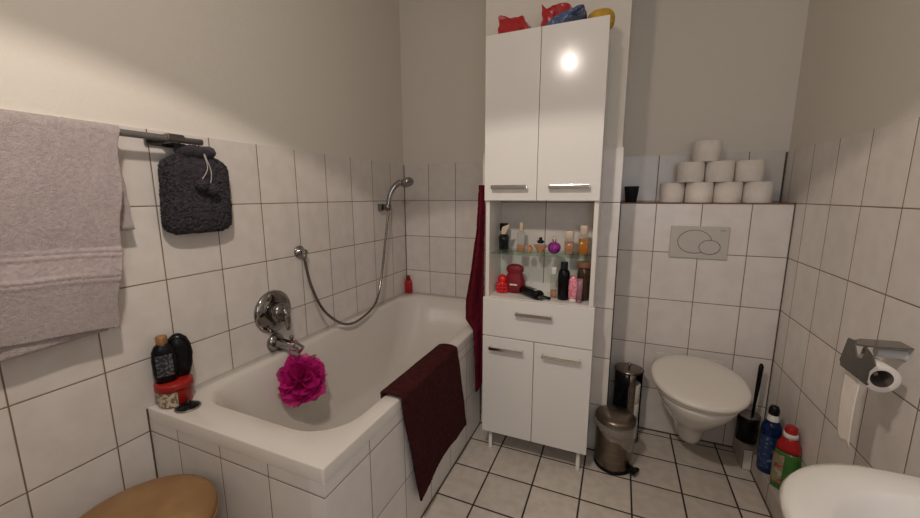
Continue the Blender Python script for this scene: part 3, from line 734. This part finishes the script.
g = G(); g.lathe([(.009, 0), (.0095, .002), (.0095, .014)], 20, T(1.272, -.634, ZN)); g.build('cap', 'mauve_plastic', t)
t = thing('storage_jar', 'dark brown glass jar with wooden lid at the right of the niche', 'jar', (1.282, -.570, ZN))
g = G(); g.lathe([(.027, 0), (.030, .004), (.031, .12), (.028, .140), (.026, .150)], 36, T(1.282, -.570, ZN)); g.build('glass_body', 'brown_glass', t)
g = G(); g.lathe([(.030, .150), (.032, .152), (.032, .172), (.030, .175), (.001, .1755)], 36, T(1.282, -.570, ZN)); g.build('lid', 'wood_cap', t)

# ------------------------------------------------------------------ flush plate
fp = thing('flush_plate', 'beige dual flush plate on the tiled wall above the toilet', 'flush plate', (1.782, YT, .975))
g = G(); g.box(1.658, 1.906, YT - .011, YT, .975, 1.134, .003, 3); g.mi = 1; g.box(1.868, 1.890, YT - .0114, YT - .0105, 1.1145, 1.1170, .0002); g.build('plate', ['flush', 'flush_line'], fp)
for cx, cz, rx, rz, nm, yy in ((1.764, 1.0585, .071, .056, 'large_flush_button', 0), (1.829, 1.0335, .043, .0335, 'small_flush_button', .0016)):
    F = zframe((cx, YT - .0105 - yy, cz), (0, -1, 0), (1, 0, 0))
    g = G(); g.lathe([(1, 0), (1, .0014)], 64, F @ Matrix.Diagonal((rx, rz, 1, 1))); g.mi = 1; g.lathe([(1.0, 0), (1.0, .0012)], 64, F @ Matrix.Diagonal((rx + .0024, rz + .0024, 1, 1)))
    g.mi = 0; g.lathe([(.985, .0012), (.985, .0026)], 64, F @ Matrix.Diagonal((rx, rz, 1, 1)), smooth=False)
    g.build(nm, ['flush', 'flush_line'], fp)

# ------------------------------------------------------------------ toilet rolls and cup on the ledge
RG = 'toilet rolls stacked on the ledge'
def roll_mesh():
    g = G(); R, r, h = .0595, .021, .099
    g.lathe([(r, .001), (R - .002, 0), (R, .002), (R + .0004, h * .5), (R, h - .002), (R - .002, h), (r, h - .001), (r, .001)], 56, None, False, False)
    return g
r0 = roll_mesh().build('toilet_roll', 'paper', origin=(0, 0, 0))
YRR = -.098
spots = [(1.664, YRR + .037, 0, 'leftmost toilet roll in the bottom row of the pyramid'), (1.776, YRR - .004, 0, 'second toilet roll from left in the bottom row of the pyramid'),
         (1.897, YRR, 0, 'third toilet roll from left in the bottom row of the pyramid'), (2.018, YRR - .003, 0, 'rightmost toilet roll in the bottom row of the pyramid'),
         (1.731, YRR - .002, 1, 'left toilet roll of the three in the middle row'), (1.853, YRR - .006, 1, 'centre toilet roll of the three in the middle row'),
         (1.976, YRR + .002, 1, 'right toilet roll of the three in the middle row'), (1.792, YRR, 2, 'single toilet roll on top of the pyramid')]
for i, (x, y, lv, lb) in enumerate(spots):
    o = r0 if i == 0 else r0.copy()
    if i: COL.objects.link(o)
    o.scale = (.94, .94, 1) if i == 0 else (1, 1, 1); o.location = (x, y, ZL + .0995 * lv); o.rotation_euler = (0, 0, i * 1.3); tag(o, lb, 'toilet roll', RG)
cp = thing('tumbler', 'black tapered cup at the left end of the cistern ledge', 'cup', (1.466, -.1, ZL))
g = G(); g.lathe([(.0255, 0), (.027, .002), (.036, .081), (.0365, .083), (.034, .083), (.025, .004), (.001, .004)], 36, T(1.466, -.1, ZL)); g.build('body', 'black_matt', cp)
g = G(); g.tube([(1.466 + .0362 * math.cos(2 * PI * k / 36), -.1 + .0362 * math.sin(2 * PI * k / 36), ZL + .0825) for k in range(37)], .0012, 6, False); g.build('rim', 'black', cp)

# ------------------------------------------------------------------ toilet
tl = thing('toilet', 'white wall-hung toilet with closed beige lid', 'toilet', (1.785, YT, .07))
TX = 1.795
def dring(z, w, yf, yb=YT, n=20, e=2.25, bk=.93, dx=0):
    """D outline: straight flanks from the wall then a rounded nose"""
    out = []; L = yb - yf; ys = yb - L * .42
    m = 6
    for k in range(m): out.append((TX + dx + w * (bk + (1 - bk) * (k / m)), yb + (ys - yb) * k / m, z))
    for k in range(n + 1):
        a = PI * k / n; c, s = math.cos(a), math.sin(a)
        out.append((TX + dx + w * math.copysign(abs(c) ** (2 / e), c), ys - (ys - yf) * abs(s) ** (2 / e), z))
    for k in range(m - 1, -1, -1): out.append((TX + dx - w * (bk + (1 - bk) * (k / m)), yb + (ys - yb) * k / m, z))
    return out
g = G()
secs = ((.078, .046, -.350), (.085, .054, -.367), (.11, .060, -.382), (.14, .066, -.40), (.175, .076, -.425), (.21, .092, -.465), (.245, .110, -.51), (.285, .130, -.557),
        (.325, .148, -.60), (.355, .160, -.628), (.38, .167, -.643), (.395, .169, -.647), (.40, .166, -.64))
def bkf(z): return .30 + .63 * min(1, max(0, (z - .10) / .24)) ** .8
g.loft([dring(*s, bk=bkf(s[0]), dx=.012 * max(0, 1 - (s[0] - .06) / .2)) for s in secs]); g.build('bowl', 'ceramic', tl)
g = G(); g.loft([dring(z, w, yf, -.225) for z, w, yf in ((.3995, .160, -.632), (.402, .174, -.652), (.414, .176, -.655), (.419, .172, -.65))]); g.build('seat', 'seat', tl)
def lidring(z, k):
    out = []
    for j in range(72):
        a = 2 * PI * j / 72; c, s = math.cos(a), math.sin(a)
        hw = .194 * k; y = -.436 + .237 * k * s * (1 if s > 0 else 1.0)
        hw2 = hw * (1 + .02 * s)
        x = TX + hw2 * math.copysign(abs(c) ** .93, c)
        out.append((x, y, z + .030 * (y + .664) / .46))
    return out
g = G(); g.loft([lidring(z, k) for z, k in ((.421, .97), (.4225, .99), (.428, 1.0), (.436, .995), (.4415, .975), (.445, .93), (.4475, .80), (.449, .55), (.4495, .25), (.4496, .02))]); g.build('lid', 'seat', tl, label='beige oval lid')
for dx in (-.075, .075):
    g = G(); g.tube([(TX + dx - .016, -.205, .43), (TX + dx + .016, -.205, .43)], .011, 16); g.box(TX + dx - .01, TX + dx + .01, -.215, -.195, .40, .425, .002); g.build('hinge', 'seat', tl)
g = G(); g.box(TX - .15, TX + .15, YT - .004, YT, .30, .458, .001); g.build('sound_pad', 'seat', tl)

# ------------------------------------------------------------------ pedal bin, spare roll stand
pb = thing('pedal_bin', 'small steel pedal bin with white liner on the floor by the cabinet', 'bin', (1.458, -.542, 0))
Fb = T(1.458, -.542, 0)
g = G(); g.lathe([(.083, .008), (.084, .012), (.084, .215), (.086, .22)], 64, Fb); g.build('body', 'steel', pb)
g = G(); g.lathe([(.086, 0), (.087, .002), (.087, .014), (.085, .016)], 64, Fb); g.build('base_ring', 'black', pb)
g = G(); g.lathe([(.089, .232), (.0905, .234), (.0905, .250), (.088, .255), (.075, .263), (.05, .269), (.02, .272), (.001, .2722)], 64, Fb); g.build('lid', 'steel', pb)
g = G()
def liner(u, v):
    a = math.radians(-200 + 262 * u)
    depth = .040 + .070 * math.exp(-((u - .62) / .22) ** 2) + .010 * math.sin(u * 23)
    r = .0885 + .008 * math.sin(PI * min(1, v * 1.2)) + .0045 * noise.noise(Vector((u * 14, v * 4, 3))) * v + .014 * v * max(0, (u - .55))
    return Fb @ Vector((r * math.cos(a), r * math.sin(a), .236 - depth * v))
g.grid(liner, 110, 14); g.build('liner_bag', 'liner', pb, solid=.0008, label='translucent white plastic liner')
Fp = T(1.458, -.542, 0, math.radians(-28))
g = G(); g.box(.076, .118, -.022, .022, .018, .026, .003, Mx=Fp); g.box(.10, .120, -.026, .026, .016, .030, .004, Mx=Fp); g.build('pedal', 'black', pb)
g = G(); g.box(-.03, .03, .082, .10, .20, .245, .004, Mx=Fb); g.build('hinge', 'black', pb)

rs = thing('roll_stand', 'round steel spare toilet roll holder with knobbed lid behind the bin', 'roll stand', (1.512, -.29, 0))
Fr = T(1.512, -.29, 0)
g = G(); g.lathe([(.070, 0), (.072, .004), (.070, .010), (.05, .013)], 48, Fr); g.build('base', 'steel', rs)
def shell(a0, a1, r, z0, z1, n=30):
    g = G()
    def fn(u, v): a = math.radians(a0 + (a1 - a0) * u); return Fr @ Vector((r * math.cos(a), r * math.sin(a), z0 + (z1 - z0) * v))
    g.grid(fn, n, 6); return g
shell(-88, -262, .066, .01, .385).build('back_shell', 'black', rs, solid=.002, label='black curved shell')
shell(-86, -60, .066, .01, .385, 12).build('front_strip', 'steel', rs, solid=.002)
shell(-14, 96, .066, .01, .385).build('side_shell', 'black', rs, solid=.002, label='black curved shell')
g = G(); g.lathe([(.069, .382), (.071, .384), (.071, .390), (.06, .394), (.001, .395)], 48, Fr); g.build('lid', 'steel', rs)
g = G(); g.lathe([(.005, .394), (.005, .404), (.010, .410), (.011, .416), (.008, .421), (.001, .422)], 20, Fr); g.build('knob', 'chrome', rs)
for k, lb in enumerate(('lowest spare roll inside the round steel roll stand', 'middle spare roll inside the round steel roll stand', 'top spare roll inside the round steel roll stand')):
    o = r0.copy(); o.scale = (1, 1, 1); COL.objects.link(o); o.location = (1.512, -.29, .0135 + .1 * k); o.rotation_euler = (0, 0, k); o.name = 'toilet_roll'; tag(o, lb, 'toilet roll', 'spare rolls in the stand')

# ------------------------------------------------------------------ toilet brush
tb = thing('toilet_brush', 'black toilet brush standing in its holder beside the toilet', 'toilet brush', (2.045, -.262, .106))
bx0, by0, bz0 = 2.052, -.262, .1065
g = G(); g.lathe([(.040, 0), (.044, .003), (.045, .10), (.047, .13), (.044, .13), (.041, .008), (.001, .008)], 40, T(bx0, by0, bz0)); g.build('holder', 'black', tb)
g = G(); g.lathe([(.0455, .128), (.0472, .129), (.0472, .134), (.044, .135), (.012, .138)], 40, T(bx0, by0, bz0)); g.build('holder_rim', 'chrome_dark', tb)
g = G(); g.tube([(bx0 + .012, by0, bz0 + .03), (bx0 + .016, by0, .30), (bx0 + .02, by0, .40), (bx0 + .022, by0, .49), (bx0 + .022, by0, .503)], [.006, .0065, .0095, .010, .005], 16); g.build('handle', 'black', tb)
g = G(); g.ball((bx0 + .012, by0, bz0 + .05), .032, 1, 1, 1.1, fn=lambda d: 1 + .1 * noise.noise(d * 14)); g.build('bristles', 'black_matt', tb)

# ------------------------------------------------------------------ cleaner bottles on the boxing
ZP = .0945
cb = thing('cleaner_bottle', 'blue cleaner bottle with white neck and black cap by the right wall', 'bottle', (2.088, -.452, ZP))
bx1, by1 = 2.077, -.460
g = G(); g.lathe([(.032, 0), (.035, .004), (.036, .12), (.0365, .19), (.033, .215), (.022, .238)], 40, T(bx1, by1, ZP)); g.build('body', 'blue', cb)
g = G(); g.lathe([(.0225, .236), (.021, .240), (.017, .265)], 32, T(bx1, by1, ZP)); g.build('neck', 'white_plastic', cb, label='white neck')
g = G(); g.lathe([(.017, .264), (.019, .267), (.019, .288), (.014, .302), (.010, .304), (.001, .305)], 32, T(bx1, by1, ZP)); g.build('cap', 'black', cb)
g = G()
def bl_(u, v):
    a = math.radians(-170 + 130 * u); r = .0372
    return (bx1 + r * math.cos(a), by1 + r * math.sin(a), ZP + .025 + .15 * v)
g.grid(bl_, 24, 4); g.build('paper_label', 'blue_label', cb)
gb = thing('cleaner_bottle', 'green cleaner bottle with red shoulder and cap by the right wall', 'bottle', (2.099, -.575, ZP))
bx2, by2 = 2.1040, -.564
Fg = T(bx2, by2, ZP, math.radians(-40)) @ Matrix.Diagonal((1.08, 1.05, 1, 1))
g = G(); g.loft([rrect(0, 0, hx, hy, z, 3.0, 40) for z, hx, hy in ((0, .034, .023), (.005, .038, .027), (.08, .040, .028), (.15, .038, .028), (.172, .036, .0275))], Mx=Fg); g.build('body', 'green', gb)
g = G(); g.loft([rrect(0, 0, hx, hy, z, e, 40) for z, hx, hy, e in ((.171, .0365, .028, 3), (.195, .034, .027, 2.8), (.222, .025, .022, 2.3), (.232, .019, .019, 2))], Mx=Fg); g.build('shoulder', 'cleaner_red', gb, label='red shoulder')
g = G(); g.lathe([(.0195, .230), (.0225, .232), (.0225, .248), (.020, .25)], 32, Fg); g.build('collar', 'white_plastic', gb, label='white collar ring')
g = G(); g.lathe([(.019, .249), (.0195, .252), (.0185, .274), (.016, .277), (.001, .2775)], 32, Fg); g.build('cap', 'cleaner_red', gb)
g = G()
def gl_(u, v):
    x = -.036 + .038 * u; hx, hy = .0403, .0285
    y = -hy * (1 - min(1, abs(x / hx)) ** 3) ** (1 / 3) - .0012
    return Fg @ Vector((x, y, .03 + .125 * v))
g.grid(gl_, 14, 4); g.build('paper_label', 'green_label', gb)

# ------------------------------------------------------------------ toilet paper holder on the right wall
ph = thing('paper_holder', 'grey metal toilet paper holder with cover flap on the right wall', 'paper holder', (XR, -1.02, .86))
g = G(); g.lathe([(.017, 0), (.017, .003), (.0125, .005), (.0125, .058)], 28, zframe((XR, -1.005, .861), (-1, 0, 0))); g.build('wall_post', 'white_plastic', ph, label='pale round wall post')
g = G(); V = [(2.026, -1.020, .886), (2.056, -.992, .886), (XR, -.980, .886), (XR, -1.034, .886), (2.059, -1.052, .886), (2.026, -1.050, .886)]
V = V + [(x, y, z + .004) for x, y, z in V]; g.add(V, [list(range(5, -1, -1)), list(range(6, 12))] + [[i, (i + 1) % 6, 6 + (i + 1) % 6, 6 + i] for i in range(6)], False)
g.build('arm', 'chrome_dark', ph)
# flap: plate with a notch, hanging in front of the roll
def flap():
    g = G()
    out = [(-1.021, .897), (-.999, .825), (-1.009, .812), (-1.128, .812), (-1.129, .847), (-1.150, .872), (-1.138, .888), (-1.108, .899), (-1.102, .884), (-1.095, .866), (-1.074, .862), (-1.060, .884), (-1.056, .901)]
    def xx(z): return 2.018
    a = [(xx(z) - .0015, y, z) for y, z in out]; b = [(xx(z) + .0015, y, z) for y, z in out]
    n = len(out); g.add(a + b, [list(range(n)), list(range(2 * n - 1, n - 1, -1))] + [[i, (i + 1) % n, n + (i + 1) % n, n + i] for i in range(n)], False)
    g.tube([(2.0195, -1.004, .812), (2.0195, -1.128, .812)], .0032, 8)
    return g
flap().build('cover_flap', 'flap_metal', ph)
g = G(); g.tube([(2.074, -.990, .884), (2.074, -.978, .85), (2.074, -.972, .826), (2.074, -.985, .815), (2.074, -1.045, .812)], .0045, 12); g.build('spindle', 'chrome', ph)
tr = thing('toilet_roll', 'started toilet roll hanging in the wall holder with a loose tail', 'toilet roll', (2.076, -1.03, .77))
Ft = zframe((2.076, -1.068, .8085), (0, 1, 0))
g = G(); R, r, h = .0375, .0235, .082
g.lathe([(r, .0005), (R - .001, 0), (R, .001), (R, h - .001), (R - .001, h), (r, h - .0005), (r, .0005)], 56, Ft, False, False); g.build('paper', 'paper', tr)
g = G(); g.lathe([(r, .001), (r, h - .001), (r - .0012, h - .001), (r - .0012, .001), (r, .001)], 40, Ft, False, False); g.build('core', 'card', tr, label='brown cardboard core')
g = G()
def tail(u, v):
    y = -.988 - .078 * u
    z = .8085 - v * (.200 + .034 * u - .012 * u + .010 * math.sin(u * 6))
    return (2.076 - R - .0006 - .004 * math.sin(PI * v) , y - .012 * v * (1 - u) , z)
g.grid(tail, 10, 16); g.build('tail', 'paper', tr, solid=.0006)

# ------------------------------------------------------------------ washbasin
sk = thing('washbasin', 'white ceramic washbasin on the right wall at the bottom corner', 'sink', (XR, -1.86, .68))
def sring(z, inset, e=3.6, n=64):
    x0, x1, y0, y1 = 1.632 + inset, XR + .0, -2.155 + inset, -1.572 - inset
    return rcorner(x0, x1, y0, y1, z, 0, 1)
def basin_ring(z, ins, insb, rad):
    x0, x1, y0, y1 = 1.656 + ins, XR - insb, -2.16 + ins, -1.578 - ins
    out = []; n = 12
    for cx, cy, a0, rd in ((x1, y1, 0, .001), (x0, y1, PI / 2, rad), (x0, y0, PI, rad), (x1, y0, 1.5 * PI, .001)):
        ccx = cx - rd if cx == x1 else cx + rd; ccy = cy - rd if cy == y1 else cy + rd
        for k in range(n + 1):
            a = a0 + PI / 2 * k / n; out.append((ccx + rd * math.cos(a), ccy + rd * math.sin(a), z))
    return out
def bowl_ring(z, cx, cy, hx, hy, e=2.5):
    """interior ring with the vertex order of basin_ring"""
    out = []; n = 12
    for q in range(4):
        for k in range(n + 1):
            a = q * PI / 2 + PI / 2 * k / n; a = min(max(a, q * PI / 2 + 1e-4), (q + 1) * PI / 2 - 1e-4)
            c, s = math.cos(a), math.sin(a)
            out.append((cx + hx * math.copysign(abs(c) ** (2 / e), c), cy + hy * math.copysign(abs(s) ** (2 / e), s), z))
    return out
g = G()
rings = [basin_ring(.70, .12, 0, .14), basin_ring(.74, .06, 0, .16), basin_ring(.79, .018, 0, .17), basin_ring(.825, .003, 0, .17), basin_ring(.84, 0, 0, .17), basin_ring(.848, .004, 0, .17), basin_ring(.852, .014, 0, .165)]
cxs, cys = 1.860, -1.874
rings += [bowl_ring(.852, cxs, cys, .175, .236), bowl_ring(.847, cxs, cys, .168, .228), bowl_ring(.835, cxs, cys, .160, .219), bowl_ring(.80, cxs, cys, .145, .20), bowl_ring(.755, cxs, cys, .115, .16), bowl_ring(.735, cxs, cys, .07, .10), bowl_ring(.73, cxs, cys, .03, .03)]
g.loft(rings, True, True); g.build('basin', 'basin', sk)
g = G(); g.lathe([(.001, .7305), (.021, .7305), (.022, .733), (.018, .735), (.001, .735)], 24, T(cxs, cys, 0)); g.build('drain', 'chrome', sk)
g = G(); g.loft([rrect(2.00, cys, hx, hy, z, 3, 32) for z, hx, hy in ((.30, .07, .08), (.50, .085, .09), (.70, .12, .14))]); g.box(2.02, XR, cys - .08, cys + .08, .32, .70, .01); g.build('trap_cover', 'ceramic', sk)

# ------------------------------------------------------------------ light
LP = Vector((1.0, -2.12, 2.265))
def lamp(name, typ, energy, **k):
    l = bpy.data.lights.new(name, typ); l.energy = energy; l.color = (1.0, .885, .79)
    for a, b in k.items(): setattr(l, a, b)
    o = bpy.data.objects.new(name, l); COL.objects.link(o); o.location = LP; o.rotation_euler = (math.radians(2.3), math.radians(-2.5), 0); return o
lamp('ceiling_lamp_beam', 'SPOT', 28, spot_size=math.radians(126.5), spot_blend=.03, shadow_soft_size=.048)
lamp('ceiling_lamp_glow', 'POINT', 10, shadow_soft_size=.048)
g = G(); g.lathe([(.001, 0), (.05, 0), (.05, -.02), (.03, -.03), (.001, -.03)], 32, T(LP.x, LP.y, ZC - .001)); g.tube([(LP.x, LP.y, ZC - .02), (LP.x, LP.y, 2.42)], .004, 8)
g.lathe([(.004, 2.42), (.022, 2.41), (.024, 2.36), (.02, 2.345), (.001, 2.345)], 24, T(LP.x, LP.y, 0))
tag(g.build('ceiling_lamp', 'white_plastic'), 'white pendant lamp socket hanging from the ceiling', 'lamp')
# daylight through the small window behind the photographer
dl = bpy.data.lights.new('window_daylight', 'AREA'); dl.shape = 'RECTANGLE'; dl.size = .55; dl.size_y = .8; dl.energy = 4; dl.color = (.72, .85, 1.0)
do = bpy.data.objects.new('window_daylight', dl); COL.objects.link(do); do.location = (1.72, YF + .012, 1.45); do.rotation_euler = (PI / 2, 0, 0)
g = G()
for x0, x1, z0, z1 in ((1.40, 1.445, 1.0, 1.9), (1.995, 2.04, 1.0, 1.9), (1.40, 2.04, .99, 1.05), (1.40, 2.04, 1.85, 1.91)): g.box(x0, x1, YF, YF + .03, z0, z1, .004)
struct(g.build('window_1', 'melamine'))
w = bpy.data.worlds.new('World'); S.world = w; w.use_nodes = True
w.node_tree.nodes['Background'].inputs[0].default_value = (.5, .45, .4, 1); w.node_tree.nodes['Background'].inputs[1].default_value = .0

# ------------------------------------------------------------------ camera
def cam():
    cy, sy = math.cos(-.3991), math.sin(-.3991); cp_, sp_ = math.cos(-.1662), math.sin(-.1662)
    fw = Vector((sy * cp_, cy * cp_, sp_)); rt = Vector((cy, -sy, 0)); up = rt.cross(fw)
    cr, sr = math.cos(-.002), math.sin(-.002)
    R, U = rt * cr + up * sr, up * cr - rt * sr
    c = bpy.data.cameras.new('camera'); o = bpy.data.objects.new('camera', c); COL.objects.link(o)
    C = Vector((1.4158, -2.3475, 1.2848))
    o.matrix_world = Matrix(((R.x, U.x, -fw.x, C.x), (R.y, U.y, -fw.y, C.y), (R.z, U.z, -fw.z, C.z), (0, 0, 0, 1)))
    c.sensor_width = 36; c.lens = 377.08 * 36 / 920; c.clip_start = .02
    S.camera = o
cam()
vs = S.view_settings
vs.view_transform = 'Standard'; vs.look = 'None'; vs.gamma = 1; vs.use_curve_mapping = False; vs.exposure = .21
